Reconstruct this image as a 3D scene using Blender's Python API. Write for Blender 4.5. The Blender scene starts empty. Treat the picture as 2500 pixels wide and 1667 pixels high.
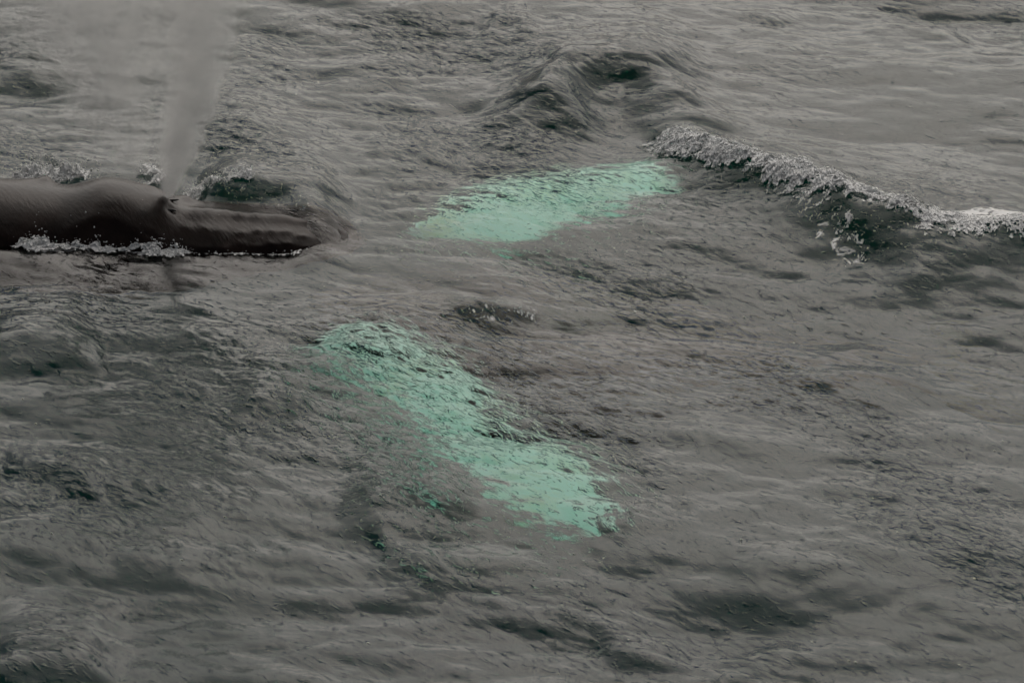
import bpy, bmesh, math, random
import numpy as np
from mathutils import Vector, Matrix, noise as mnoise

random.seed(11)
rng = np.random.default_rng(7)
scene = bpy.context.scene
R = math.radians

# ------------------------------------------------------------------ camera
PITCH, CAM_H, FOCAL = 24.0, 18.0, 120.7
cam_data = bpy.data.cameras.new('camera')
cam_data.lens = FOCAL
cam_data.sensor_width = 36.0
cam_data.clip_start = 0.5
cam_data.clip_end = 12000.0
cam = bpy.data.objects.new('camera', cam_data)
scene.collection.objects.link(cam)
cam.location = (0.0, 0.0, CAM_H)
cam.rotation_euler = (R(90.0 - PITCH), 0.0, 0.0)
scene.camera = cam

# ------------------------------------------------------------------ sky, sun, exposure
SUN_ELEV, SUN_AZ = 46.0, 6.0              # azimuth clockwise from +Y; beyond the whale, behind thin cloud
world = bpy.data.worlds.new('World')
scene.world = world
world.use_nodes = True
wt = world.node_tree
wt.nodes.clear()
w_out = wt.nodes.new('ShaderNodeOutputWorld')
w_bg = wt.nodes.new('ShaderNodeBackground')
w_bg.inputs['Strength'].default_value = 0.05
w_sky = wt.nodes.new('ShaderNodeTexSky')
w_sky.sky_type = 'NISHITA'
w_sky.sun_disc = False
w_sky.sun_elevation = R(SUN_ELEV)
w_sky.sun_rotation = R(SUN_AZ)
w_sky.air_density = 1.0
w_sky.dust_density = 4.0
w_sky.ozone_density = 1.0
w_hs = wt.nodes.new('ShaderNodeHueSaturation')      # a high thin overcast takes the blue out of the sky
w_hs.inputs['Saturation'].default_value = 0.35
w_tint = wt.nodes.new('ShaderNodeMix')
w_tint.data_type = 'RGBA'
w_tint.blend_type = 'MULTIPLY'
w_tint.inputs['Factor'].default_value = 1.0
w_tint.inputs['B'].default_value = (1.0, 0.955, 0.93, 1.0)
wt.links.new(w_sky.outputs[0], w_hs.inputs['Color'])
wt.links.new(w_hs.outputs[0], w_tint.inputs['A'])
wt.links.new(w_tint.outputs['Result'], w_bg.inputs['Color'])
wt.links.new(w_bg.outputs[0], w_out.inputs['Surface'])

sun_data = bpy.data.lights.new('sun', 'SUN')
sun_data.energy = 1.5
sun_data.angle = R(82.0)
sun_data.color = (1.0, 0.95, 0.88)
sun = bpy.data.objects.new('sun', sun_data)
scene.collection.objects.link(sun)
sd = Vector((math.sin(R(SUN_AZ)) * math.cos(R(SUN_ELEV)), math.cos(R(SUN_AZ)) * math.cos(R(SUN_ELEV)), math.sin(R(SUN_ELEV))))
sun.rotation_euler = sd.to_track_quat('Z', 'Y').to_euler()
sun.location = (0, 0, 60)

scene.view_settings.view_transform = 'Standard'
scene.view_settings.look = 'None'
scene.view_settings.gamma = 1.0
scene.view_settings.exposure = -0.12
scene.view_settings.use_curve_mapping = False

scene.render.engine = 'CYCLES'
cy = scene.cycles
cy.use_denoising = True
cy.use_adaptive_sampling = False
cy.max_bounces = 7
cy.transmission_bounces = 5
cy.glossy_bounces = 4
cy.diffuse_bounces = 4
cy.volume_bounces = 8
cy.transparent_max_bounces = 24
cy.sample_clamp_indirect = 4.0
cy.caustics_refractive = True
cy.caustics_reflective = False
cy.blur_glossy = 0.5
cy.volume_step_rate = 1.0

# ------------------------------------------------------------------ helpers
FPX = 2500.0 / 36.0 * FOCAL
CP, SP = math.cos(R(PITCH)), math.sin(R(PITCH))


def at(px, py, z=0.0):
    """Where the sight line through a point of the 2500 x 1667 photograph meets the level z."""
    u = (px - 1250.0) / FPX
    v = -(py - 833.5) / FPX
    dx, dy, dz = u, CP + v * SP, -SP + v * CP
    t = (z - CAM_H) / dz
    return np.array([dx * t, dy * t])


def smooth(t):
    t = np.clip(t, 0, 1)
    return t * t * (3 - 2 * t)


def link(name, me, mat=None, parent=None, label=None, cat=None, kind=None, group=None):
    o = bpy.data.objects.new(name, me)
    scene.collection.objects.link(o)
    if mat is not None and me is not None:
        me.materials.append(mat)
    if parent is not None:
        o.parent = parent
    for k, v in (('label', label), ('category', cat), ('kind', kind), ('group', group)):
        if v:
            o[k] = v
    return o


def mesh_np(name, V, F, smooth_shade=True):
    """A mesh from numpy arrays: V (n,3), F (m,k)."""
    me = bpy.data.meshes.new(name)
    V = np.asarray(V, dtype=np.float32)
    F = np.asarray(F, dtype=np.int32)
    k = F.shape[1]
    me.vertices.add(len(V))
    me.vertices.foreach_set('co', V.ravel())
    me.loops.add(F.size)
    me.loops.foreach_set('vertex_index', F.ravel())
    me.polygons.add(len(F))
    me.polygons.foreach_set('loop_start', np.arange(0, F.size, k, dtype=np.int32))
    me.polygons.foreach_set('loop_total', np.full(len(F), k, dtype=np.int32))
    if smooth_shade:
        me.polygons.foreach_set('use_smooth', np.ones(len(F), dtype=bool))
    me.update(calc_edges=True)
    me.validate()
    return me


def grid_faces(ni, nj):
    a = np.arange(ni * nj, dtype=np.int32).reshape(ni, nj)
    return np.stack([a[:-1, :-1], a[1:, :-1], a[1:, 1:], a[:-1, 1:]], -1).reshape(-1, 4)


def mat_new(name):
    m = bpy.data.materials.new(name)
    m.use_nodes = True
    nt = m.node_tree
    nt.nodes.clear()
    out = nt.nodes.new('ShaderNodeOutputMaterial')
    return m, nt, out


def N(nt, kind, **kw):
    n = nt.nodes.new(kind)
    for k, v in kw.items():
        if hasattr(n, k) and k not in n.inputs:
            setattr(n, k, v)
        else:
            n.inputs[k].default_value = v
    return n


def math_node(nt, op, a, b=None, clamp=False):
    n = nt.nodes.new('ShaderNodeMath')
    n.operation = op
    n.use_clamp = clamp
    for i, s in enumerate((a, b)):
        if s is None:
            continue
        if isinstance(s, (int, float)):
            n.inputs[i].default_value = s
        else:
            nt.links.new(s, n.inputs[i])
    return n.outputs[0]


# ------------------------------------------------------------------ sea surface
TN, TL = 2048, 49.152


def wave_field(seed, lam_lo, lam_hi, power, wind, spread, rms_slope, chop=True, TL=TL):
    """A periodic random sea between two wavelengths; returns height and the two horizontal shifts."""
    g = np.random.default_rng(seed)
    k1 = np.fft.fftfreq(TN, TL / TN) * 2 * np.pi
    KX, KY = np.meshgrid(k1, k1, indexing='ij')
    K = np.hypot(KX, KY)
    K[0, 0] = 1e-6
    klo, khi = 2 * np.pi / lam_hi, 2 * np.pi / lam_lo
    S = K ** (-power)
    S *= smooth((K / klo - 0.6) / 0.5) * smooth((1.5 - K / khi) / 0.6)
    wx, wy = math.cos(wind), math.sin(wind)
    c = (KX * wx + KY * wy) / K
    S *= np.abs(c) ** spread + 0.04
    H = np.fft.fft2(g.standard_normal((TN, TN)).astype(np.float32)) * S
    h = np.fft.ifft2(H).real
    sl = np.sqrt(np.mean(np.abs(np.fft.ifft2(H * 1j * KX)) ** 2 + np.abs(np.fft.ifft2(H * 1j * KY)) ** 2))
    sc = rms_slope / sl
    h = (h * sc).astype(np.float32)
    if not chop:
        return h, None, None
    dx = (np.fft.ifft2(H * 1j * KX / K).real * sc).astype(np.float32)
    dy = (np.fft.ifft2(H * 1j * KY / K).real * sc).astype(np.float32)
    return h, dx, dy


def sample(T, X, Y, TL=TL):
    fx = (X / TL * TN) % TN
    fy = (Y / TL * TN) % TN
    i0 = np.floor(fx).astype(np.int32) % TN
    j0 = np.floor(fy).astype(np.int32) % TN
    a = (fx - np.floor(fx)).astype(np.float32)
    b = (fy - np.floor(fy)).astype(np.float32)
    i1, j1 = (i0 + 1) % TN, (j0 + 1) % TN
    return T[i0, j0] * (1 - a) * (1 - b) + T[i1, j0] * a * (1 - b) + T[i0, j1] * (1 - a) * b + T[i1, j1] * a * b


def axis(lo, hi, step, far, n_out):
    core = np.arange(lo, hi + step * 0.5, step)
    g = np.geomspace(step, far, n_out)
    return np.concatenate([(lo - np.cumsum(g))[::-1], core, core[-1] + np.cumsum(g)])


DX, DY = 0.022, 0.026
N_OUT = 84
gx = axis(-9.4, 9.4, DX, 600.0, N_OUT)
gy = axis(30.6, 57.6, DY, 600.0, N_OUT)
GX, GY = np.meshgrid(gx, gy, indexing='ij')
cell = np.maximum(np.gradient(gx)[:, None], np.gradient(gy)[None, :])

WIND = math.atan2(-0.80, -0.62)
swell = wave_field(3, 1.6, 9.0, 2.6, WIND + 0.4, 2.4, 0.085)
chopw = wave_field(5, 0.30, 1.7, 2.1, WIND + 0.45, 2.4, 0.118)
RL = 28.0
rippl = wave_field(9, 0.10, 0.40, 1.3, WIND + 0.0, 2.4, 0.22, TL=RL)
patch = wave_field(21, 0.7, 5.0, 2.0, WIND, 0.8, 0.1, chop=False)[0]
patch = patch / patch.std()


def fade(lam):
    return 1.0 - smooth(cell / (lam * 0.35) - 0.4)


def polyline_field(P, X, Y):
    """Nearest point on a polyline: signed distance (positive on the viewer's side) and arc parameter 0..1."""
    seg = np.hypot(*(P[1:] - P[:-1]).T)
    cum = np.concatenate([[0], np.cumsum(seg)])
    best = np.full(X.shape, 1e9, dtype=np.float32)
    sgn = np.zeros(X.shape, dtype=np.float32)
    par = np.zeros(X.shape, dtype=np.float32)
    for i in range(len(P) - 1):
        a, b = P[i], P[i + 1]
        d = (b - a) / seg[i]
        rx, ry = X - a[0], Y - a[1]
        t = np.clip(rx * d[0] + ry * d[1], 0, seg[i])
        qx, qy = rx - t * d[0], ry - t * d[1]
        dist = np.hypot(qx, qy)
        m = dist < best
        best[m] = dist[m]
        cr = d[0] * ry - d[1] * rx
        sgn[m] = np.where(cr[m] < 0, 1, -1)
        par[m] = ((cum[i] + t) / cum[-1])[m]
    return best * sgn, par


def crest_coords(P, X, Y):
    """Distance in front of a crest that runs as a smooth function of x, and how far along it one stands (0..1)."""
    px, py = P[:, 0], P[:, 1]
    d = np.gradient(py, px)
    i = np.clip(np.searchsorted(px, X) - 1, 0, len(px) - 2)
    h = px[i + 1] - px[i]
    u = np.clip((X - px[i]) / h, 0, 1)
    c = (2 * u**3 - 3 * u**2 + 1) * py[i] + (u**3 - 2 * u**2 + u) * h * d[i] + (-2 * u**3 + 3 * u**2) * py[i + 1] + (u**3 - u**2) * h * d[i + 1]
    sl = d[i] * (1 - u) + d[i + 1] * u
    return ((c - Y) / np.sqrt(1 + sl * sl)).astype(np.float32), np.clip((X - px[0]) / (px[-1] - px[0]), 0, 1)


# crest lines: points in the photograph, height, reach of the front (viewer's side), reach of the back, end taper
RIDGES = [
    # the breaking crest at right
    ([(1560, 300), (1650, 318), (1780, 375), (1900, 430), (2050, 487), (2200, 530), (2360, 560), (2640, 575)], 0.42, 0.50, 1.5, 0.16),
    # its second shoulder
    ([(1840, 470), (1980, 525), (2140, 580), (2340, 640)], 0.12, 0.55, 0.8, 0.35),
    # dark double wave above
    ([(1130, 235), (1290, 190), (1400, 140), (1490, 112), (1580, 128), (1690, 165), (1800, 215)], 0.66, 1.0, 1.6, 0.38),
    # swell behind the blow
    ([(-160, 135), (0, 130), (130, 128), (215, 160), (400, 225), (600, 280), (800, 320)], 0.26, 1.1, 1.6, 0.25),
    # wave thrown up beside the head
    ([(430, 450), (530, 428), (620, 428), (720, 448), (800, 490), (870, 550)], 0.39, 0.62, 1.1, 0.3),
    # lump over the near flipper
    ([(690, 865), (800, 835), (890, 805), (960, 775), (1120, 745), (1330, 735)], 0.20, 0.65, 0.8, 0.3),
    ([(890, 805), (960, 850), (1060, 900), (1180, 960)], 0.10, 0.5, 0.5, 0.3),
    ([(1050, 775), (1150, 752), (1250, 738), (1370, 745)], 0.07, 0.25, 0.4, 0.3),
    # fold below it
    ([(820, 1235), (930, 1195), (1060, 1190), (1180, 1220)], 0.17, 0.6, 0.8, 0.3),
    # left edge
    ([(-120, 830), (0, 818), (110, 822), (270, 870)], 0.28, 0.8, 1.4, 0.42),
    # bottom left corner
    ([(-120, 1560), (20, 1545), (140, 1560), (300, 1630)], 0.30, 0.75, 1.1, 0.4),
    # low folds in the foreground
    ([(880, 1415), (1060, 1400), (1200, 1435), (1340, 1475), (1500, 1430)], 0.12, 0.45, 0.7, 0.3),
    ([(1440, 1530), (1540, 1560), (1700, 1600)], 0.11, 0.35, 0.6, 0.3),
    ([(1760, 1600), (1960, 1570), (2100, 1580), (2300, 1640)], 0.13, 0.40, 0.8, 0.3),
    ([(1750, 1375), (2000, 1360), (2250, 1335), (2560, 1345)], 0.10, 0.45, 0.9, 0.2),
    ([(1160, 60), (1240, 50), (1330, 75)], 0.16, 0.5, 0.6, 0.3),
    ([(780, 165), (900, 155), (1040, 165)], 0.13, 0.5, 0.7, 0.3),
    ([(2080, 40), (2260, 70), (2420, 130)], 0.10, 0.4, 0.7, 0.3),
    ([(840, 345), (980, 365), (1130, 395)], 0.13, 0.4, 0.7, 0.3),
    ([(0, 1145), (150, 1150), (260, 1190)], 0.12, 0.5, 0.6, 0.3),
    ([(560, 985), (660, 975), (760, 1010)], 0.13, 0.45, 0.6, 0.3),
    ([(290, 1355), (400, 1330), (520, 1375)], 0.07, 0.4, 0.6, 0.35),
    ([(880, 1290), (970, 1340), (1090, 1400)], 0.10, 0.4, 0.5, 0.3),
    ([(1850, 900), (2050, 905), (2330, 925)], 0.09, 0.4, 0.7, 0.3),
    ([(2150, 690), (2300, 665), (2520, 690)], 0.12, 0.6, 0.9, 0.3),
]


def ridge_height(X, Y):
    Z = np.zeros(X.shape, dtype=np.float32)
    for pts, h, wf, wb, tp in RIDGES:
        P = np.array([at(p[0], p[1], h * 0.9) for p in pts])
        m = 4.5 * max(wf, wb)
        box = (X > P[:, 0].min() - m) & (X < P[:, 0].max() + m) & (Y > P[:, 1].min() - m) & (Y < P[:, 1].max() + m)
        if not box.any():
            continue
        xs, ys = X[box], Y[box]
        # the crest line wanders
        xs2 = xs + 0.12 * sample(patch, xs * 1.7 + 3, ys * 1.7) * 0.5
        ys2 = ys + 0.12 * sample(patch, xs * 1.7 + 11, ys * 1.7 + 7) * 0.5
        s, t = crest_coords(P, xs2, ys2)
        f = np.where(s > 0, np.exp(-(np.abs(s) / wf) ** 1.5), 1.0 / (1.0 + (s / wb) ** 2) ** 1.5)
        e = smooth(t / tp) * smooth((1 - t) / tp)
        Z[box] += h * f * e * (0.9 + 0.14 * sample(patch, xs2 * 1.3 + 31, ys2 * 1.3 + 3).clip(-1.5, 1.5))
    return Z


def whale_calm(X, Y):
    """Smooth upwelled water off the near side of the head."""
    a = at(1050, 640)
    b = at(1350, 590)
    c = at(560, 660)
    m = np.zeros(X.shape)
    for q, rx, ry in ((a, 1.6, 1.3), (b, 1.5, 1.0), (c, 2.2, 1.0), (at(2100, 300), 2.4, 3.2)):
        m = np.maximum(m, np.exp(-(((X - q[0]) / rx) ** 2 + ((Y - q[1]) / ry) ** 2)))
    return m


def whale_flat(X, Y):
    q = at(430, 560)
    return 1 - 0.7 * np.exp(-(((X - q[0]) / 3.2) ** 2 + ((Y - q[1]) / 1.6) ** 2) ** 2)


calm = whale_calm(GX, GY)
pm = sample(patch, GX, GY)
pm2 = sample(patch, GX * 0.6 + 17, GY * 0.45 + 5)
ruff = 0.20 + 0.78 * smooth((pm * 0.6 + pm2 * 0.5 + 0.2) / 1.6)        # cat's paws: ripples come in patches
RH = ridge_height(GX, GY)
ruff += 0.28 * smooth(RH / 0.2)                                        # and ride up the steep faces
for q_, rx_, ry_ in ((at(1130, 1010), 1.9, 2.6), (at(1330, 510), 2.4, 1.9), (at(760, 900), 1.6, 1.6)):      # wash over the flippers
    ruff += 0.62 * np.exp(-(((GX - q_[0]) / rx_) ** 2 + ((GY - q_[1]) / ry_) ** 2))
ruff *= 1 - 0.75 * calm
fs, fc, fr = fade(3.0) * whale_flat(GX, GY), fade(0.6), fade(0.2)
Z = 0.85 * sample(swell[0], GX, GY) * fs
Z += sample(chopw[0], GX, GY) * fc * (1 - 0.5 * calm)
Z += sample(rippl[0], GX, GY, RL) * fr * ruff
Z += RH
XX = GX - 0.9 * sample(swell[1], GX, GY) * fs - 1.1 * sample(chopw[1], GX, GY) * fc - 1.1 * sample(rippl[1], GX, GY, RL) * fr * ruff
YY = GY - 0.9 * sample(swell[2], GX, GY) * fs - 1.1 * sample(chopw[2], GX, GY) * fc - 1.1 * sample(rippl[2], GX, GY, RL) * fr * ruff
V = np.stack([XX, YY, Z], -1).reshape(-1, 3)
sea_me = mesh_np('sea', V, grid_faces(len(gx), len(gy)))



def sea_z(x, y):
    """Height of the finished surface above a point of the fine part of the grid."""
    x = np.asarray(x, dtype=np.float64)
    y = np.asarray(y, dtype=np.float64)
    i_off, j_off = N_OUT, N_OUT
    ax, ay = x.copy(), y.copy()
    for _ in range(3):
        i = np.clip(((ax + 9.4) / DX).round().astype(int) + i_off, 0, len(gx) - 1)
        j = np.clip(((ay - 30.6) / DY).round().astype(int) + j_off, 0, len(gy) - 1)
        ax = x - (XX[i, j] - GX[i, j])
        ay = y - (YY[i, j] - GY[i, j])
    return Z[i, j]


def foam_mask():
    M = np.zeros(GX.shape, dtype=np.float32)
    for pts, lift, wf, wb, amount in FOAM_LINES:
        P = np.array([at(p[0], p[1], lift) for p in pts])
        m = 2.5 * max(wf, wb)
        box = (GX > P[:, 0].min() - m) & (GX < P[:, 0].max() + m) & (GY > P[:, 1].min() - m) & (GY < P[:, 1].max() + m)
        sd_, t = polyline_field(P, GX[box], GY[box])
        f = np.where(sd_ > 0, np.exp(-(sd_ / wf) ** 2), np.exp(-(sd_ / wb) ** 2)) * smooth(t / 0.08) * smooth((1 - t) / 0.08)
        M[box] = np.maximum(M[box], amount * f)
    return M


FOAM_LINES = [
    ([(1590, 300), (1650, 318), (1780, 375), (1900, 430), (2050, 487), (2200, 530), (2360, 560)], 0.30, 0.45, 0.12, 0.5),
    ([(2040, 500), (2200, 560), (2330, 590), (2450, 580), (2600, 585)], 0.15, 0.45, 0.30, 0.62),
    ([(2330, 560), (2420, 550), (2600, 560)], 0.25, 0.50, 0.25, 0.85),
    ([(1890, 475), (1960, 530), (2040, 590), (2130, 640)], 0.12, 0.30, 0.2, 0.50),
    ([(60, 610), (200, 600), (330, 606), (470, 615)], 0.0, 0.25, 0.25, 0.8),
    ([(440, 500), (520, 490), (610, 505)], 0.05, 0.25, 0.3, 0.45),
    ([(30, 452), (120, 448), (220, 440)], 0.0, 0.3, 0.2, 0.75),
    ([(1070, 765), (1180, 750), (1330, 742)], 0.18, 0.12, 0.1, 0.45),
]
at_r = sea_me.attributes.new('ruffle', 'FLOAT', 'POINT')
at_r.data.foreach_set('value', np.clip(ruff * fr, 0, 1.6).ravel().astype(np.float32))
at_f = sea_me.attributes.new('foam', 'FLOAT', 'POINT')
at_f.data.foreach_set('value', foam_mask().ravel().astype(np.float32))

m_water, nt, out = mat_new('sea_water')
tc = N(nt, 'ShaderNodeTexCoord')
mp = N(nt, 'ShaderNodeMapping')
mp.vector_type = 'TEXTURE'
mp.inputs['Rotation'].default_value = (0, 0, R(-46))
mp.inputs['Scale'].default_value = (2.3, 1.0, 1.0)
nt.links.new(tc.outputs['Object'], mp.inputs['Vector'])
nz = N(nt, 'ShaderNodeTexNoise', Scale=17.0, Detail=2.5, Roughness=0.55, Distortion=0.7)
nt.links.new(mp.outputs[0], nz.inputs['Vector'])
ra = N(nt, 'ShaderNodeAttribute', attribute_name='ruffle')
# wavelets stand up singly: fewer of them where the water lies smooth
th_ = math_node(nt, 'SUBTRACT', 0.63, math_node(nt, 'MULTIPLY', ra.outputs['Fac'], 0.13))
crest = math_node(nt, 'MAXIMUM', math_node(nt, 'SUBTRACT', nz.outputs['Fac'], th_), 0.0)
nzf = N(nt, 'ShaderNodeTexNoise', Scale=55.0, Detail=1.0)
nt.links.new(mp.outputs[0], nzf.inputs['Vector'])
hgt = math_node(nt, 'ADD', crest, math_node(nt, 'MULTIPLY', nzf.outputs['Fac'], 0.035))
bp = N(nt, 'ShaderNodeBump', Strength=1.0, Distance=0.068)
nt.links.new(hgt, bp.inputs['Height'])
gl = N(nt, 'ShaderNodeBsdfGlass', IOR=1.333, Roughness=0.06)
gl.inputs['Color'].default_value = (1, 1, 1, 1)
nt.links.new(bp.outputs[0], gl.inputs['Normal'])
fa = N(nt, 'ShaderNodeAttribute', attribute_name='foam')
fn = N(nt, 'ShaderNodeTexNoise', Scale=5.0, Detail=7.0, Roughness=0.68, Distortion=1.2)
nt.links.new(tc.outputs['Object'], fn.inputs['Vector'])
fsum = math_node(nt, 'ADD', fa.outputs['Fac'], math_node(nt, 'MULTIPLY', math_node(nt, 'SUBTRACT', fn.outputs['Fac'], 0.5), 2.2))
fr_ = N(nt, 'ShaderNodeMapRange')
fr_.inputs['From Min'].default_value = 0.52
fr_.inputs['From Max'].default_value = 0.80
nt.links.new(fsum, fr_.inputs['Value'])
fgate = math_node(nt, 'MULTIPLY', fr_.outputs[0], math_node(nt, 'MULTIPLY', fa.outputs['Fac'], 4.0, True), True)
fd = N(nt, 'ShaderNodeBsdfDiffuse')
fd.inputs['Color'].default_value = (0.92, 0.92, 0.91, 1)
fm = N(nt, 'ShaderNodeMixShader')
nt.links.new(fgate, fm.inputs[0])
nt.links.new(gl.outputs[0], fm.inputs[1])
nt.links.new(fd.outputs[0], fm.inputs[2])
nt.links.new(fm.outputs[0], out.inputs['Surface'])
va = N(nt, 'ShaderNodeVolumeAbsorption', Density=0.17)
va.inputs['Color'].default_value = (0.0, 0.97, 0.78, 1)
nt.links.new(va.outputs[0], out.inputs['Volume'])
sea = link('sea', sea_me, m_water, kind='structure', label='grey choppy sea with dark green wave faces')

# added sheet far down; its colour stands in for light scattered by deep water
m_deep, nt, out = mat_new('deep_water_sheet')
nz = N(nt, 'ShaderNodeTexNoise', Scale=0.2, Detail=4.0)
rp = N(nt, 'ShaderNodeValToRGB')
rp.color_ramp.elements[0].color = (0.016, 0.030, 0.12, 1)
rp.color_ramp.elements[1].color = (0.022, 0.040, 0.16, 1)
df = N(nt, 'ShaderNodeBsdfDiffuse')
nt.links.new(nz.outputs['Fac'], rp.inputs[0])
nt.links.new(rp.outputs[0], df.inputs['Color'])
nt.links.new(df.outputs[0], out.inputs['Surface'])
bx = axis(-40, 40, 4.0, 900.0, 20)
by = axis(0, 90, 4.0, 900.0, 20)
BX, BY = np.meshgrid(bx, by, indexing='ij')
BZ = -18.0 + 0.6 * np.sin(BX * 0.3) * np.cos(BY * 0.23)
link('deep_water_sheet', mesh_np('deep_water_sheet', np.stack([BX, BY, BZ], -1).reshape(-1, 3), grid_faces(len(bx), len(by))), m_deep, kind='structure',
     label='added sheet far below, coloured like the light scattered back by deep water')


# ------------------------------------------------------------------ the surfacing whale
def skin_material(name, base, pale=None):
    m, nt, out = mat_new(name)
    tc = N(nt, 'ShaderNodeTexCoord')
    bs = N(nt, 'ShaderNodeBsdfPrincipled')
    bs.inputs['IOR'].default_value = 1.33
    bs.inputs['Specular IOR Level'].default_value = 0.22
    bs.inputs['Roughness'].default_value = 0.18
    n1 = N(nt, 'ShaderNodeTexNoise', Scale=2.3, Detail=6.0, Roughness=0.6)
    nt.links.new(tc.outputs['Object'], n1.inputs['Vector'])
    rp = N(nt, 'ShaderNodeValToRGB')
    rp.color_ramp.elements[0].position = 0.35
    rp.color_ramp.elements[1].position = 0.75
    rp.color_ramp.elements[0].color = (*base, 1)
    p2 = pale or tuple(c * 2.0 for c in base)
    rp.color_ramp.elements[1].color = (*p2, 1)
    nt.links.new(n1.outputs['Fac'], rp.inputs[0])
    # thin pale scratches
    mp = N(nt, 'ShaderNodeMapping')
    mp.inputs['Rotation'].default_value = (0.3, 0.2, 0.5)
    mp.inputs['Scale'].default_value = (0.8, 5.0, 3.0)
    nt.links.new(tc.outputs['Object'], mp.inputs['Vector'])
    n2 = N(nt, 'ShaderNodeTexNoise', Scale=5.0, Detail=5.0, Roughness=0.7, Distortion=0.8)
    nt.links.new(mp.outputs[0], n2.inputs['Vector'])
    r2 = N(nt, 'ShaderNodeValToRGB')
    r2.color_ramp.elements[0].position = 0.66
    r2.color_ramp.elements[1].position = 0.80
    r2.color_ramp.elements[0].color = (0, 0, 0, 1)
    r2.color_ramp.elements[1].color = (0.35, 0.35, 0.35, 1)
    nt.links.new(n2.outputs['Fac'], r2.inputs[0])
    mx = N(nt, 'ShaderNodeMix', data_type='RGBA')
    mx.inputs['B'].default_value = (0.085, 0.07, 0.065, 1)
    nt.links.new(r2.outputs[0], mx.inputs['Factor'])
    nt.links.new(rp.outputs[0], mx.inputs['A'])
    vo = N(nt, 'ShaderNodeTexVoronoi', Scale=7.0)                     # barnacle scars and clinging drops
    nt.links.new(tc.outputs['Object'], vo.inputs['Vector'])
    vr = N(nt, 'ShaderNodeMapRange')
    vr.inputs['From Min'].default_value = 0.045
    vr.inputs['From Max'].default_value = 0.075
    vr.inputs['To Min'].default_value = 0.8
    vr.inputs['To Max'].default_value = 0.0
    nt.links.new(vo.outputs['Distance'], vr.inputs['Value'])
    gate = math_node(nt, 'MULTIPLY', vr.outputs[0], math_node(nt, 'GREATER_THAN', n1.outputs['Fac'], 0.5))
    mxs = N(nt, 'ShaderNodeMix', data_type='RGBA')
    mxs.inputs['B'].default_value = (0.17, 0.15, 0.14, 1)
    nt.links.new(gate, mxs.inputs['Factor'])
    nt.links.new(mx.outputs['Result'], mxs.inputs['A'])
    nt.links.new(mxs.outputs['Result'], bs.inputs['Base Color'])
    # water running off the skin
    m3 = N(nt, 'ShaderNodeMapping')
    m3.vector_type = 'TEXTURE'
    m3.inputs['Rotation'].default_value = (0, R(18), R(-58))
    m3.inputs['Scale'].default_value = (2.6, 0.8, 1.0)
    nt.links.new(tc.outputs['Object'], m3.inputs['Vector'])
    n3 = N(nt, 'ShaderNodeTexNoise', Scale=15.0, Detail=4.0, Roughness=0.65)
    nt.links.new(m3.outputs[0], n3.inputs['Vector'])
    b3 = N(nt, 'ShaderNodeBump', Strength=0.5, Distance=0.015)
    nt.links.new(n3.outputs['Fac'], b3.inputs['Height'])
    nt.links.new(b3.outputs[0], bs.inputs['Normal'])
    nt.links.new(bs.outputs[0], out.inputs['Surface'])
    return m


m_skin = skin_material('whale_skin', (0.0085, 0.0055, 0.0047), (0.027, 0.0175, 0.0145))


def loft(stations, n=96):
    """stations: x, y, z centre, half width, half height above, half height below, exponent."""
    S = np.array(stations, dtype=float)
    xs = S[:, 0]
    t = np.linspace(0, 1, 260)
    xq = xs[0] + (xs[-1] - xs[0]) * t
    Q = []
    for c in range(1, S.shape[1]):
        # cubic (Catmull-Rom by finite differences)
        y = S[:, c]
        d = np.gradient(y, xs)
        i = np.clip(np.searchsorted(xs, xq) - 1, 0, len(xs) - 2)
        h = xs[i + 1] - xs[i]
        u = (xq - xs[i]) / h
        q = (2 * u**3 - 3 * u**2 + 1) * y[i] + (u**3 - 2 * u**2 + u) * h * d[i] + (-2 * u**3 + 3 * u**2) * y[i + 1] + (u**3 - u**2) * h * d[i + 1]
        Q.append(q)
    yc, zc, a, bu, bd, ex = Q
    th = np.linspace(0, 2 * np.pi, n, endpoint=False)
    c, s_ = np.cos(th), np.sin(th)
    p = 2.0 / np.clip(ex, 1.6, 4)[:, None]
    Y = yc[:, None] + np.clip(a, 0.01, None)[:, None] * np.sign(c) * np.abs(c) ** p
    b = np.where(s_[None, :] > 0, np.clip(bu, 0.01, None)[:, None], np.clip(bd, 0.01, None)[:, None])
    Zb = zc[:, None] + b * np.sign(s_) * np.abs(s_) ** p
    X = np.repeat(xq[:, None], n, 1)
    return X, Y, Zb, th


def xw(px, y=44.2):
    """World x seen at picture column px on the line y."""
    dist = y * CP + (CAM_H) * SP
    return (px - 1250.0) / FPX * dist


def tube_faces(ni, n):
    a = np.arange(ni * n, dtype=np.int32).reshape(ni, n)
    b = np.roll(a, -1, 1)
    return np.stack([a[:-1], b[:-1], b[1:], a[1:]], -1).reshape(-1, 4)


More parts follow.
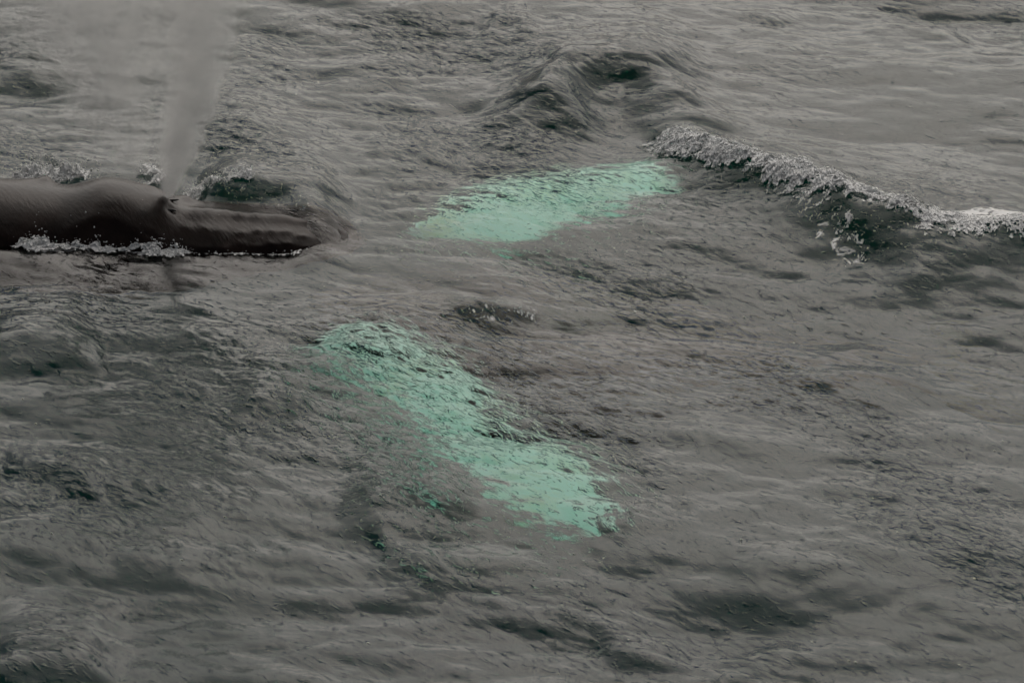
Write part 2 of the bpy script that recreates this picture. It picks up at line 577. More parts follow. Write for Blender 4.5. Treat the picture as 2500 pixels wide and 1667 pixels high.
ST = [
    (-17.0, 46.6, -1.10, 0.10, 0.10, 0.12, 2.0),
    (-15.6, 46.3, -1.05, 0.28, 0.30, 0.32, 2.0),
    (-13.6, 45.9, -0.95, 0.62, 0.68, 0.75, 2.0),
    (-11.4, 45.4, -0.75, 1.10, 1.00, 1.25, 2.0),
    (-9.2, 44.9, -0.62, 1.32, 1.12, 1.55, 2.0),
    (xw(0), 44.58, -0.61, 1.30, 1.13, 1.60, 2.05),
    (xw(95), 44.55, -0.66, 1.28, 1.13, 1.60, 2.05),
    (xw(150), 44.55, -0.68, 1.26, 1.13, 1.58, 2.05),
    (xw(255), 44.55, -0.58, 1.24, 1.15, 1.55, 2.05),
    (xw(330), 44.48, -0.57, 1.20, 1.07, 1.50, 2.1),
    (xw(410), 44.38, -0.54, 1.12, 0.88, 1.40, 2.2),
    (xw(450), 44.33, -0.48, 1.06, 0.74, 1.30, 2.25),
    (xw(520), 44.27, -0.35, 0.98, 0.60, 1.15, 2.3),
    (xw(600), 44.21, -0.25, 0.88, 0.48, 0.98, 2.3),
    (xw(700), 44.13, -0.15, 0.76, 0.36, 0.75, 2.3),
    (xw(790), 44.08, -0.11, 0.62, 0.24, 0.45, 2.2),
    (xw(850), 44.06, -0.15, 0.46, 0.17, 0.25, 2.1),
    (xw(890), 44.05, -0.22, 0.10, 0.04, 0.05, 2.0),
]
X, Y, Zb, th = loft(ST)
# surface relief of the head: knob on the back, blowhole guard, ridge along the snout, fold round the eye, knobs on the snout
nx_, ny_, nz_ = np.zeros_like(X), np.cos(th)[None, :] * np.ones_like(X), np.sin(th)[None, :] * np.ones_like(X)
rel = np.zeros_like(X)


def bump_at(x, thdeg, rx, rth, h):
    global rel
    d = (th[None, :] - R(thdeg) + np.pi) % (2 * np.pi) - np.pi
    rel = rel + h * np.exp(-((X - x) / rx) ** 2 - (d / rth) ** 2)


bump_at(xw(97), 62, 0.10, 0.16, 0.085)
bump_at(xw(70), 66, 0.22, 0.16, 0.045)
bump_at(xw(395), 90, 0.16, 0.22, 0.06)             # blowhole guard
bump_at(xw(372), 75, 0.16, 0.10, 0.04)
bump_at(xw(448), 62, 0.14, 0.14, 0.07)
bump_at(xw(418), 84, 0.07, 0.05, -0.05)
bump_at(xw(418), 98, 0.07, 0.05, -0.05)
for k in range(26):                                # ridge along the middle of the snout
    bump_at(xw(450 + k * 15), 92, 0.12, 0.14, 0.016)
# long fold: from behind the eye up over the cheek and down to the waterline (angles on the near side, 90..180)
cheek = [(20, 138), (60, 142), (110, 146), (150, 140), (200, 131), (260, 126), (310, 128), (350, 134), (390, 142), (420, 150), (460, 158), (500, 163)]
for (p0, a0), (p1, a1) in zip(cheek[:-1], cheek[1:]):
    for u in np.linspace(0, 1, 5, endpoint=False):
        bump_at(xw(p0 + (p1 - p0) * u), a0 + (a1 - a0) * u, 0.13, 0.09, 0.006)
        bump_at(xw(p0 + (p1 - p0) * u), a0 + (a1 - a0) * u + 6, 0.13, 0.09, -0.006)
bump_at(xw(120), 148, 0.20, 0.07, 0.03)             # brow
bump_at(xw(112), 155, 0.14, 0.045, -0.035)
bump_at(xw(100), 164, 0.16, 0.05, 0.025)
bump_at(xw(385), 128, 0.09, 0.05, 0.03)
bump_at(xw(370), 132, 0.09, 0.05, -0.025)
rk = random.Random(4)
KNOBS = []
for row, (a0, a1) in enumerate(((118, 122), (140, 146), (62, 58), (92, 92))):
    for k in range(9):
        KNOBS.append((470 + k * 40 + rk.uniform(-10, 10), a0 + (a1 - a0) * k / 8 + rk.uniform(-4, 4)))
for p, a in KNOBS:
    bump_at(xw(p), a, 0.055, 0.075, 0.022 * rk.uniform(0.7, 1.5))
Y = Y + ny_ * rel
Zb = Zb + nz_ * rel
# slow unevenness
for i in range(X.shape[0]):
    pass
V = np.stack([X, Y, Zb], -1).reshape(-1, 3)
ni, n = X.shape
F = tube_faces(ni, n)
whale = link('whale', None, label='dark brown whale surfacing and blowing at the left edge of the sea', cat='whale')
whale.location = (xw(200), 44.55, 0.0)
Vl = V - np.array(whale.location)
body = link('body', mesh_np('whale_body', Vl, F), m_skin, whale)


def fin_mesh(name, outline, thick, n=10):
    """A fin with a lens-shaped section from a list of (root/leading point, trailing point) pairs in 3D."""
    V, F = [], []
    m = len(outline)
    for i, (a, b) in enumerate(outline):
        a, b = np.array(a, float), np.array(b, float)
        nrm = np.array([0, 0, 1.0])
        w = np.linalg.norm(b - a)
        th_ = thick * (1 - 0.75 * i / (m - 1)) * min(1.0, w / 0.4 + 0.1)
        for k in range(n):
            u = k / (n - 1)
            prof = (u ** 0.5) * (1 - u) * 2.6
            V.append(a + (b - a) * u + nrm * prof * th_ * 0.5)
        for k in range(n - 2, 0, -1):
            u = k / (n - 1)
            prof = (u ** 0.5) * (1 - u) * 2.6
            V.append(a + (b - a) * u - nrm * prof * th_ * 0.5)
    c = 2 * n - 2
    for i in range(m - 1):
        for k in range(c):
            k2 = (k + 1) % c
            F.append((i * c + k, i * c + k2, (i + 1) * c + k2, (i + 1) * c + k))
    return mesh_np(name, np.array(V), np.array(F))


wl = np.array(whale.location)
# dorsal fin and flukes, beyond the left edge of the picture
df = []
for k in range(8):
    u = k / 7
    df.append(((-13.2 + 0.0 - 0.55 * u, 45.85, -0.30 + 0.45 * u), (-13.2 - 0.95 + 0.30 * u * u, 45.87, -0.42 + 0.45 * u)))
V, F = [], []
for a, b in df:
    for k in range(9):
        u = k / 8
        p = np.array(a) * (1 - u) + np.array(b) * u
        w = 0.07 * math.sin(math.pi * u ** 0.7)
        V += [p + (0, w, 0), p - (0, w, 0)]
V = np.array(V) - wl
for i in range(7):
    for k in range(8):
        q = i * 18 + k * 2
        F += [(q, q + 2, q + 20, q + 18), (q + 1, q + 19, q + 21, q + 3)]
link('dorsal_fin', mesh_np('dorsal_fin', V, np.array(F)), m_skin, whale)
for sgn in (-1, 1):
    ol = []
    for k in range(12):
        u = k / 11
        yy = 46.55 + sgn * 2.1 * u
        ol.append((np.array((-16.5 - 0.25 * u - 0.9 * u * u, yy, -1.1)) - wl, np.array((-17.15 - 0.55 * math.sin(u * 2.2) - 0.35 * u, yy, -1.12)) - wl))
    link('fluke', fin_mesh('fluke', ol, 0.16), m_skin, whale)
# the two nostrils at the foot of the blow
m_hole, nt, out = mat_new('nostril')
bs = N(nt, 'ShaderNodeBsdfPrincipled', Roughness=0.3)
nzz = N(nt, 'ShaderNodeTexNoise', Scale=20.0)
rr = N(nt, 'ShaderNodeValToRGB')
rr.color_ramp.elements[0].color = (0.004, 0.003, 0.003, 1)
rr.color_ramp.elements[1].color = (0.010, 0.008, 0.008, 1)
nt.links.new(nzz.outputs['Fac'], rr.inputs[0])
nt.links.new(rr.outputs[0], bs.inputs['Base Color'])
nt.links.new(bs.outputs[0], out.inputs['Surface'])
iA = int(np.argmin(np.abs(X[:, 0] - xw(418))))


def ring_point(px, deg):
    i = int(np.argmin(np.abs(X[:, 0] - xw(px))))
    k = int(round(deg / 360 * n)) % n
    return np.array([X[i, k], Y[i, k], Zb[i, k]])


for deg in (84, 99):
    p = ring_point(418, deg)
    bm = bmesh.new()
    bmesh.ops.create_uvsphere(bm, u_segments=14, v_segments=8, radius=1.0)
    for v in bm.verts:
        v.co = Vector((v.co.x * 0.12, v.co.y * 0.028 + 0.02 * (v.co.x ** 2) * (1 if deg < 90 else -1), v.co.z * 0.02)) + Vector(p - wl)
    me = bpy.data.meshes.new('blowhole')
    bm.to_mesh(me)
    bm.free()
    link('blowhole', me, m_hole, whale)
# the eye, low on the near cheek
p = ring_point(108, 156)
bm = bmesh.new()
bmesh.ops.create_uvsphere(bm, u_segments=16, v_segments=10, radius=0.05)
for v in bm.verts:
    v.co = Vector((v.co.x * 1.3, v.co.y * 0.6, v.co.z)) + Vector(p - wl)
me = bpy.data.meshes.new('eye')
bm.to_mesh(me)
bm.free()
link('eye', me, m_hole, whale)

# ------------------------------------------------------------------ the whale under the water, white flippers spread
m_white, nt, out = mat_new('flipper_skin')
tc = N(nt, 'ShaderNodeTexCoord')
nzz = N(nt, 'ShaderNodeTexNoise', Scale=1.6, Detail=5.0, Roughness=0.6)
nt.links.new(tc.outputs['Object'], nzz.inputs['Vector'])
rr = N(nt, 'ShaderNodeValToRGB')
rr.color_ramp.elements[0].position = 0.25
rr.color_ramp.elements[1].position = 0.52
rr.color_ramp.elements[0].color = (0.68, 0.62, 0.42, 1)
rr.color_ramp.elements[1].color = (0.93, 0.92, 0.88, 1)
nt.links.new(nzz.outputs['Fac'], rr.inputs[0])
bs = N(nt, 'ShaderNodeBsdfDiffuse')
nt.links.new(rr.outputs[0], bs.inputs['Color'])
nt.links.new(bs.outputs[0], out.inputs['Surface'])


def under(px, py, d):
    """Point at depth d that the sight line through (px, py) reaches after bending at level water."""
    u = (px - 1250.0) / FPX
    v = -(py - 833.5) / FPX
    dr = np.array([u, CP + v * SP, -SP + v * CP])
    dr /= np.linalg.norm(dr)
    p = at(px, py)
    hor = math.hypot(dr[0], dr[1])
    si = hor / 1.333
    k = d * si / math.sqrt(1 - si * si)
    return np.array([p[0] + dr[0] / hor * k, p[1] + dr[1] / hor * k, -d])


diver = link('submerged_whale', None, label='whale gliding under the surface, its two white flippers glowing turquoise through the water', cat='whale')
diver.location = under(1300, 760, 2.6)
dl = np.array(diver.location)


def resample(pts, m):
    P = np.array(pts, float)
    s_ = np.concatenate([[0], np.cumsum(np.hypot(*(P[1:, :2] - P[:-1, :2]).T))])
    q = np.linspace(0, s_[-1], m)
    return np.stack([np.interp(q, s_, P[:, c]) for c in range(P.shape[1])], -1)


def flipper(edge_a, edge_b, d0, d1, seed, label):
    m = 34
    A, B = resample(edge_a, m), resample(edge_b, m)
    ol = []
    rr_ = random.Random(seed)
    ph = [rr_.uniform(0, 6) for _ in range(3)]
    for i in range(m):
        u = i / (m - 1)
        d = d0 + (d1 - d0) * u
        a = under(A[i, 0], A[i, 1], d)
        b = under(B[i, 0], B[i, 1], d + 0.12)
        w = b - a
        a = a - w * 0.06 * max(0, math.sin(u * 34 + ph[0])) * (0.3 + u)      # knobs along the leading edge
        b = b + w * 0.04 * math.sin(u * 11 + ph[1])
        ol.append((a - dl, b - dl))
    return link('flipper', fin_mesh('flipper', ol, 0.30, 14), m_white, diver, label=label)


flipper([(705, 852), (800, 824), (905, 800), (1000, 855), (1110, 905), (1175, 970), (1240, 1060), (1390, 1128), (1480, 1210), (1495, 1280)],
        [(712, 864), (800, 862), (850, 880), (905, 945), (990, 995), (1045, 1050), (1085, 1125), (1190, 1200), (1330, 1270), (1470, 1300)],
        1.5, 2.3, 2, 'near white flipper, streaked turquoise, reaching toward the viewer')
flipper([(1000, 550), (1090, 500), (1200, 468), (1300, 440), (1420, 428), (1540, 415), (1640, 420), (1700, 428)],
        [(1020, 568), (1110, 582), (1230, 584), (1330, 574), (1440, 548), (1540, 515), (1640, 450), (1700, 436)],
        1.7, 2.0, 5, 'far white flipper, pale turquoise, beyond the snout')
# its dark trunk between the flippers
c0, c1 = under(760, 690, 3.6), under(2300, 840, 4.4)
SB = []
for u, a, b in ((0, 0.06, 0.05), (0.05, 0.45, 0.30), (0.14, 0.9, 0.62), (0.28, 1.25, 1.0), (0.45, 1.3, 1.1), (0.62, 1.0, 0.85), (0.8, 0.5, 0.45), (0.94, 0.22, 0.22), (1, 0.08, 0.08)):
    p = c0 + (c1 - c0) * u
    SB.append((p[0], p[1], p[2] - 0.4, a, b, b * 1.15, 2.1))
X2, Y2, Z2, _ = loft(SB, 40)
link('body', mesh_np('diver_body', np.stack([X2, Y2, Z2], -1).reshape(-1, 3) - dl, tube_faces(*X2.shape)), m_skin, diver)
for sgn in (-1, 1):
    ol = []
    for k in range(12):
        u = k / 11
        ol.append((c1 + np.array((-0.3 + 0.9 * u, sgn * 2.0 * u, -0.4)) - dl, c1 + np.array((0.3 + 0.75 * u, sgn * 2.0 * u, -0.42)) - dl))
    link('fluke', fin_mesh('fluke', ol, 0.14), m_skin, diver)


# ------------------------------------------------------------------ the blow
def blow():
    z0, top = 0.40, 4.3
    H = top - z0
    yb = 44.5
    vs = FPX / (yb * CP + CAM_H * SP)              # picture points per metre at the blow

    def pz(py):                                    # height over the blowhole of picture row py in the plane y = yb
        u = -(py - 833.5) / FPX
        dy, dz = CP + u * SP, -SP + u * CP
        return CAM_H + dz / dy * yb

    # spine of the jet and its half width; the drifting mist on its lee side: (row, centre column, half width)
    jet = [(492, 412, 9), (460, 416, 17), (420, 424, 27), (370, 440, 38), (310, 458, 44), (240, 482, 50), (170, 500, 58), (90, 512, 70), (0, 520, 90), (-150, 520, 120)]
    W_ = 1.6
    mist = [(492, 405, 10), (450, 385, 20), (400, 345, 55), (330, 315, 92), (250, 290, 135), (170, 300, 185), (90, 290, 230), (0, 270, 270), (-150, 240, 300)]
    jet = [(a, b, c * W_) for a, b, c in jet]
    mist = [(a, b, c * 1.2) for a, b, c in mist]
    m, nt, out = mat_new('breath_mist')
    tc = N(nt, 'ShaderNodeTexCoord')
    sp = N(nt, 'ShaderNodeSeparateXYZ')
    nt.links.new(tc.outputs['Object'], sp.inputs[0])
    base_x = xw(412, yb)
    t = math_node(nt, 'DIVIDE', sp.outputs['Z'], H, True)

    def curve(rows, col, lo, hi):
        fc = N(nt, 'ShaderNodeFloatCurve')
        c = fc.mapping.curves[0]
        pts = []
        for py, cx, hw in rows:
            v = (xw(cx, yb) - base_x) if col == 0 else hw / vs
            pts.append((min(1, max(0, (pz(py) - z0) / H)), (v - lo) / (hi - lo)))
        while len(c.points) < len(pts):
            c.points.new(0.5, 0.5)
        for p, q in zip(c.points, sorted(pts)):
            p.location = q
        fc.mapping.update()
        nt.links.new(t, fc.inputs['Value'])
        return math_node(nt, 'ADD', math_node(nt, 'MULTIPLY', fc.outputs[0], hi - lo), lo)

    def lobe(rows, depth_k, sharp):
        cx = curve(rows, 0, -2.0, 2.0)
        w = curve(rows, 1, 0.0, 2.0)
        # ragged edges
        nz = N(nt, 'ShaderNodeTexNoise', Scale=2.6, Detail=5.0, Roughness=0.6)
        nt.links.new(tc.outputs['Object'], nz.inputs['Vector'])
        off = math_node(nt, 'MULTIPLY', math_node(nt, 'SUBTRACT', nz.outputs['Fac'], 0.5), 1.4)
        u = math_node(nt, 'ADD', math_node(nt, 'DIVIDE', math_node(nt, 'SUBTRACT', sp.outputs['X'], cx), w), off)
        v = math_node(nt, 'DIVIDE', sp.outputs['Y'], math_node(nt, 'MULTIPLY', w, depth_k))
        d2 = math_node(nt, 'ADD', math_node(nt, 'MULTIPLY', u, u), math_node(nt, 'MULTIPLY', v, v))
        f = math_node(nt, 'SUBTRACT', 1.0, d2, True)
        return math_node(nt, 'POWER', f, sharp), w

    fj, wj = lobe(jet, 1.0, 2.2)
    fm_, wm = lobe(mist, 0.7, 1.9)
    mp = N(nt, 'ShaderNodeMapping')
    mp.vector_type = 'TEXTURE'
    mp.inputs['Rotation'].default_value = (0, R(22), 0)
    mp.inputs['Scale'].default_value = (0.8, 0.8, 1.15)
    nt.links.new(tc.outputs['Object'], mp.inputs['Vector'])
    n2 = N(nt, 'ShaderNodeTexNoise', Scale=2.6, Detail=6.0, Roughness=0.6, Distortion=0.5)
    nt.links.new(mp.outputs[0], n2.inputs['Vector'])
    wisp = N(nt, 'ShaderNodeMapRange')
    wisp.inputs['From Min'].default_value = 0.40
    wisp.inputs['From Max'].default_value = 0.68
    wisp.inputs['To Max'].default_value = 1.6
    nt.links.new(n2.outputs['Fac'], wisp.inputs['Value'])
    # the jet thins as it widens
    dj = math_node(nt, 'DIVIDE', math_node(nt, 'MULTIPLY', fj, 0.62), math_node(nt, 'ADD', math_node(nt, 'MULTIPLY', wj, wj), 0.030))
    dj = math_node(nt, 'MULTIPLY', dj, math_node(nt, 'ADD', math_node(nt, 'MULTIPLY', wisp.outputs[0], 0.6), 0.35))
    dj = math_node(nt, 'MULTIPLY', dj, 3.4)
    dm = math_node(nt, 'MULTIPLY', math_node(nt, 'MULTIPLY', fm_, wisp.outputs[0]), 2.1)
    dens = math_node(nt, 'ADD', dj, dm)
    pv = N(nt, 'ShaderNodeVolumePrincipled')
    pv.inputs['Color'].default_value = (0.99, 0.985, 0.975, 1)
    pv.inputs['Anisotropy'].default_value = 0.15
    nt.links.new(dens, pv.inputs['Density'])
    nt.links.new(pv.outputs[0], out.inputs['Volume'])
    # hull: rings that just hold both lobes
    rows = []
    for k in range(22):
        zz = z0 + H * k / 21
        def at_row(tab, c):
            zs = [pz(r[0]) for r in tab]
            return float(np.interp(zz, zs, [r[c] for r in tab]))
        r = max(at_row(jet, 1) + at_row(jet, 2) * 1.55, at_row(mist, 1) + at_row(mist, 2) * 1.5)
        l = min(at_row(jet, 1) - at_row(jet, 2) * 1.55, at_row(mist, 1) - at_row(mist, 2) * 1.5)
        dp = max(at_row(jet, 2), 0.7 * at_row(mist, 2)) / vs
        rows.append((zz - z0, xw((l + r) / 2, yb) - base_x, (r - l) / 2 / vs, dp))
    V, F = [], []
    n_ = 28
    for zz, cx, hw, dp in rows:
        for k in range(n_):
            a = 2 * math.pi * k / n_
            V.append((cx + hw * math.cos(a), dp * math.sin(a), zz))
    q = len(V)
    V.append((rows[0][1], 0, rows[0][0] - 0.02))
    V.append((rows[-1][1], 0, rows[-1][0] + 0.02))
    me = bpy.data.meshes.new('blow')
    for i in range(len(rows) - 1):
        for k in range(n_):
            k2 = (k + 1) % n_
            F.append((i * n_ + k, i * n_ + k2, (i + 1) * n_ + k2, (i + 1) * n_ + k))
    for k in range(n_):
        F.append((q, (k + 1) % n_, k))
        F.append((q + 1, (len(rows) - 1) * n_ + k, (len(rows) - 1) * n_ + (k + 1) % n_))
    me.from_pydata(V, [], F)
    o = link('whale_blow', me, m, kind='stuff', label='grey column of misty breath rising from the blowhole, drifting to the left', cat='blow')
    o.location = (base_x, yb, z0)


blow()

# ------------------------------------------------------------------ white water
def ico(sub):
    bm = bmesh.new()
    bmesh.ops.create_icosphere(bm, subdivisions=sub, radius=1.0)
    v = np.array([p.co[:] for p in bm.verts])
    f = np.array([[q.index for q in t.verts] for t in bm.faces])
    bm.free()
    return v, f


ICO1, ICO2 = ico(1), ico(2)


def blobs(name, C, Rad, stretch, mat, label, cat, sub=ICO1, seed=1):
    """Torn drops and clots of foam: C (n,3), Rad (n,), stretch (n,3) a pull direction with its length as the factor."""
    g = np.random.default_rng(seed)
    v, f = sub
    n_ = len(C)
    jit = 1 + 0.28 * g.standard_normal((n_, len(v), 1)).clip(-1.2, 1.8)
    P = v[None] * jit * Rad[:, None, None]
    L = np.linalg.norm(stretch, axis=1, keepdims=True) + 1e-9
    d = stretch / L
    dot = np.einsum('nvk,nk->nv', P, d)
    P = P + dot[..., None] * d[:, None, :] * (L[:, None] - 0.0)
    P = P + C[:, None, :]
    F = (f[None] + (np.arange(n_) * len(v))[:, None, None]).reshape(-1, 3)
    return link(name, mesh_np(name, P.reshape(-1, 3), F), mat, kind='stuff', label=label, cat=cat)


m_foam, nt, out = mat_new('foam')
tc = N(nt, 'ShaderNodeTexCoord')
fz = N(nt, 'ShaderNodeTexNoise', Scale=9.0, Detail=4.0)
nt.links.new(tc.outputs['Object'], fz.inputs['Vector'])
rr = N(nt, 'ShaderNodeValToRGB')
rr.color_ramp.elements[0].position = 0.35
rr.color_ramp.elements[1].position = 0.65
rr.color_ramp.elements[0].color = (0.82, 0.84, 0.84, 1)
rr.color_ramp.elements[1].color = (0.95, 0.95, 0.94, 1)
nt.links.new(fz.outputs['Fac'], rr.inputs[0])
b1 = N(nt, 'ShaderNodeBsdfPrincipled', Roughness=0.25, IOR=1.333)
nt.links.new(rr.outputs[0], b1.inputs['Base Color'])
b2 = N(nt, 'ShaderNodeBsdfTranslucent')
b2.inputs['Color'].default_value = (0.95, 0.96, 0.95, 1)
b3 = N(nt, 'ShaderNodeBsdfTransparent')
mx = N(nt, 'ShaderNodeMixShader', Fac=0.12)
nt.links.new(b1.outputs[0], mx.inputs[1])
nt.links.new(b2.outputs[0], mx.inputs[2])
mx2 = N(nt, 'ShaderNodeMixShader')
fz2 = N(nt, 'ShaderNodeTexNoise', Scale=24.0, Detail=3.0)
nt.links.new(tc.outputs['Object'], fz2.inputs['Vector'])
r2 = N(nt, 'ShaderNodeMapRange')
r2.inputs['From Min'].default_value = 0.42
r2.inputs['From Max'].default_value = 0.62
r2.inputs['To Min'].default_value = 0.12
r2.inputs['To Max'].default_value = 0.0
nt.links.new(fz2.outputs['Fac'], r2.inputs['Value'])
nt.links.new(r2.outputs[0], mx2.inputs[0])
nt.links.new(mx.outputs[0], mx2.inputs[1])
nt.links.new(b3.outputs[0], mx2.inputs[2])
nt.links.new(mx2.outputs[0], out.inputs['Surface'])


def nz3(x, y, z=0.0):
    return mnoise.fractal(Vector((x, y, z)), 0.9, 2.1, 4)


def along(P, t):
    seg = np.hypot(*(P[1:] - P[:-1]).T)
    cum = np.concatenate([[0], np.cumsum(seg)]) / seg.sum()
    x = np.interp(t, cum, P[:, 0])
    y = np.interp(t, cum, P[:, 1])
    i = np.clip(np.searchsorted(cum, t) - 1, 0, len(seg) - 1)
    d = (P[1:] - P[:-1]) / seg[:, None]
    return x, y, d[i, 0], d[i, 1]


FT = 12.0
f_big = wave_field(101, 0.12, 0.8, 1.6, 0, 0, 1.0, chop=False, TL=FT)[0]
f_mid = wave_field(103, 0.026, 0.10, 1.3, 0, 0, 1.0, chop=False, TL=FT)[0]
f_fin = wave_field(107, 0.016, 0.05, 1.0, 0, 0, 1.0, chop=False, TL=FT)[0]
f_big, f_mid, f_fin = f_big / f_big.std(), f_mid / f_mid.std(), f_fin / f_fin.std()


def crest_foam(name, pts, lift, s_lo, s_hi, amp, spike, cover, spray, seed, label, cat='foam', step=0.0072, tear=0.25):
    """A torn crust of white water along a crest line; s runs down the viewer's side, lobed at its lower edge."""
    g = np.random.default_rng(seed)
    P = np.array([at(p[0], p[1], lift) for p in pts])
    Ltot = np.hypot(*(P[1:] - P[:-1]).T).sum()
    nt_, ns_ = max(8, int(Ltot / step)), max(8, int((s_hi - s_lo) / step))
    tt = np.linspace(0, 1, nt_)
    ss = np.linspace(s_lo, s_hi, ns_)
    x0, y0, dx, dy = along(P, tt)
    k = np.ones(25) / 25                              # the line turns gently
    pad = lambda a: np.convolve(np.pad(a, 12, mode='edge'), k, 'valid')
    dx, dy = pad(dx), pad(dy)
    Xc = x0[:, None] + dy[:, None] * ss[None, :]
    Yc = y0[:, None] - dx[:, None] * ss[None, :]
    ox, oy = seed * 1.37, seed * 0.71
    AL = (tt * Ltot)[:, None] + 0 * ss[None, :] + 0.10 * sample(f_big, Xc + 7, Yc + 9, FT)
    DN = ss[None, :] + 0 * AL                         # streaks run down the face
    b1 = sample(f_big, AL + ox, DN * 0.8 + oy, FT)
    b2_ = sample(f_mid, AL * 1.1 + ox, DN * 0.5 + oy, FT)
    b3_ = sample(f_fin, AL + ox, DN * 0.5 + oy, FT)
    Xj = Xc + 0.010 * sample(f_fin, Xc + 3, Yc + 1, FT)
    Yj = Yc + 0.020 * sample(f_mid, Xc + 5, Yc + 2, FT)
    e = np.minimum(1, np.minimum(tt / 0.06, (1 - tt) / 0.12))[:, None]
    mid = (ss - s_lo) / (s_hi - s_lo)
    band = 1 - np.abs(mid * 2 - 0.7).clip(0, 1.3)[None, :] ** 1.5
    lobes = sample(f_big, (tt * Ltot)[:, None] * 1.5 + ox, 0 * tt[:, None] + oy, FT)
    dens = cover + 0.9 * band - 0.5 + 0.35 * lobes * mid[None, :] + tear * (0.8 * b1 + 0.9 * b2_ + 0.15 * b3_) - (1 - e) * 0.9
    fine = min(1.0, amp / 0.06)
    hump = (np.clip(0.5 + 0.3 * b1, 0, None) * amp + 0.006 * fine * (1 - np.abs(b2_)) + 0.0010 * fine * b3_) * (0.4 + 0.6 * band.clip(0, 1)) * e
    up = spike * np.clip(0.75 * b1 + 0.45 * b2_ + 0.05 * b3_ - 0.7, 0, 2.2) ** 1.3 * band.clip(0, 1) * e
    Zc = sea_z(Xj, Yj) + 0.008 + hump + up
    F = grid_faces(nt_, ns_)
    keep = dens.ravel()[F].mean(1) > 0
    F = F[keep]
    V = np.stack([Xj, Yj, Zc], -1).reshape(-1, 3)
    used, inv = np.unique(F, return_inverse=True)
    V, F = V[used], inv.reshape(F.shape)
    T = np.concatenate([F[:, [0, 1, 2]], F[:, [0, 2, 3]]])
    # loose drops off the crust
    if spray and len(V):
        c = V[g.integers(0, len(V), spray)]
        jump = g.random(spray) ** 2
        c = c + np.stack([g.normal(0, 0.03, spray), g.normal(0, 0.03, spray), jump * (0.05 + spike * 1.3)], -1)
        v, f = ICO1
        rad = 0.0035 + 0.009 * g.random(spray) ** 3
        D = (v[None] * rad[:, None, None] * (1 + 0.25 * g.standard_normal((spray, len(v), 1))) + c[:, None, :]).reshape(-1, 3)
        T = np.concatenate([T, (f[None] + (np.arange(spray) * len(v))[:, None, None]).reshape(-1, 3) + len(V)])
        V = np.concatenate([V, D])
    return link(name, mesh_np(name, V, T), m_foam, kind='stuff', label=label, cat=cat)


crest_foam('crest_foam', [(1585, 298), (1650, 318), (1780, 375), (1900, 430), (2050, 487), (2200, 530), (2300, 552)], 0.30, -0.12, 0.58, 0.10, 0.02, 0.12, 900, 31,
           'white foam tumbling down the breaking crest at the right')
crest_foam('shoulder_foam', [(1875, 475), (1960, 515), (2060, 570), (2140, 640)], 0.14, -0.15, 0.35, 0.02, 0.0, -0.82, 60, 37,
           'thin broken foam on the wave shoulder below the breaking crest', tear=0.4)
crest_foam('edge_foam', [(2180, 540), (2290, 575), (2400, 590), (2560, 590)], 0.2, -0.25, 0.6, 0.03, 0.0, -0.12, 120, 41,
           'smooth white foam patch at the right edge, tail of the breaker', tear=0.35)
crest_foam('ridge_foam', [(1060, 768), (1130, 752), (1220, 735), (1340, 735)], 0.18, -0.12, 0.22, 0.02, 0.0, -0.98, 60, 43,
           'scattered foam bubbles on the small dark ridge above the near flipper', tear=0.4)
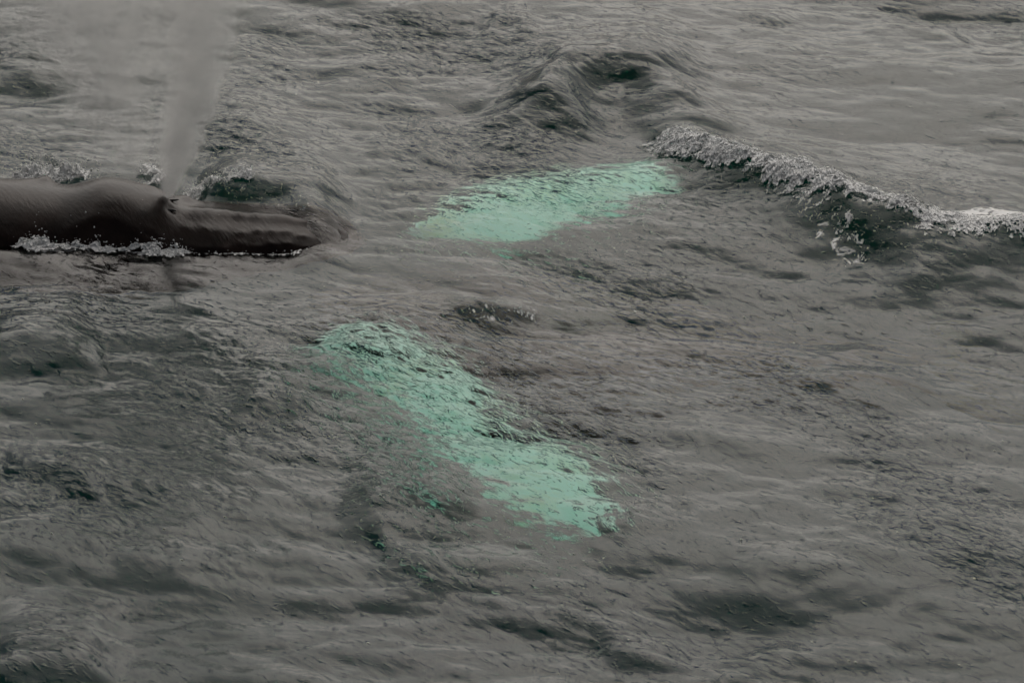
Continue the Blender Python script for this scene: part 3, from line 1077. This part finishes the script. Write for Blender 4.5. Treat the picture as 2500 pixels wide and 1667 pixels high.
# along the whale
crest_foam('waterline_foam', [(40, 622), (100, 612), (200, 608), (330, 611), (470, 622)], 0.02, -0.42, 0.14, 0.10, 0.02, 0.60, 600, 47,
           'white froth along the near waterline of the surfacing whale', tear=0.18)
crest_foam('snout_foam', [(450, 616), (560, 619), (660, 621), (770, 618)], 0.0, -0.08, 0.05, 0.012, 0.0, -0.2, 40, 49,
           'thin white line of foam along the near edge of the snout', tear=0.4)
crest_foam('head_splash', [(440, 492), (500, 486), (560, 490), (620, 500)], 0.05, -0.22, 0.24, 0.11, 0.02, 0.0, 800, 53,
           'white splash on the far side of the snout, right of the blow', cat='splash')
crest_foam('back_splash', [(30, 455), (90, 452), (150, 450), (225, 446)], 0.02, -0.30, 0.1, 0.10, 0.06, 0.10, 420, 59,
           'white splash rising behind the whale back at the far left', cat='splash')
crest_foam('hump_splash', [(318, 440), (345, 444), (385, 462)], 0.05, -0.35, 0.1, 0.12, 0.05, 0.05, 120, 61,
           'small splash just left of the blow behind the hump', cat='splash')


def drops(name, specs, r_lo, r_hi, seed, label):
    g = np.random.default_rng(seed)
    C, Rd = [], []
    for cnt, px0, py0, px1, py1, y in specs:
        for _ in range(cnt):
            px, py = g.uniform(px0, px1), g.uniform(py0, py1)
            u = -(py - 833.5) / FPX
            dy, dz = CP + u * SP, -SP + u * CP
            yy = y + g.uniform(-0.3, 0.3)
            C.append((xw(px, yy), yy, max(CAM_H + dz / dy * yy, 0.05)))
            Rd.append(r_lo + (r_hi - r_lo) * g.random() ** 4)
    C = np.array(C)
    return blobs(name, C, np.array(Rd), np.tile((0, 0, 0.2), (len(C), 1)), m_foam, label, 'water drops', seed=seed)


drops('flying_drops', [(34, 50, 385, 250, 445, 45.6), (16, 60, 375, 230, 410, 45.6)], 0.006, 0.022, 71, 'water drops flying up behind the whale back at the far left')
drops('spray_drops', [(70, 470, 280, 800, 560, 45.2), (60, 560, 470, 860, 590, 44.6), (60, 520, 20, 800, 300, 45.2)], 0.0035, 0.009, 73, 'fine drops of spray falling to the right of the blow')
drops('cheek_drops', [(16, 80, 515, 260, 590, 43.3), (8, 400, 580, 450, 612, 43.3)], 0.005, 0.013, 79, 'drops thrown up against the near cheek of the whale')

# flecks of foam adrift
g = np.random.default_rng(83)
FL = []
for _ in range(75):
    px, py = g.uniform(0, 2500), g.uniform(650, 1667)
    p = at(px, py)
    FL.append((p[0], p[1], float(sea_z(p[0], p[1])) + 0.004))
for _ in range(40):
    px, py = g.uniform(2050, 2480), g.uniform(600, 660)
    p = at(px, py)
    FL.append((p[0], p[1], float(sea_z(p[0], p[1])) + 0.004))
blobs('foam_flecks', np.array(FL), g.uniform(0.003, 0.010, len(FL)), np.tile((0.8, -0.4, 0), (len(FL), 1)), m_foam, 'tiny white foam flecks adrift over the grey sea', 'foam flecks', seed=84)
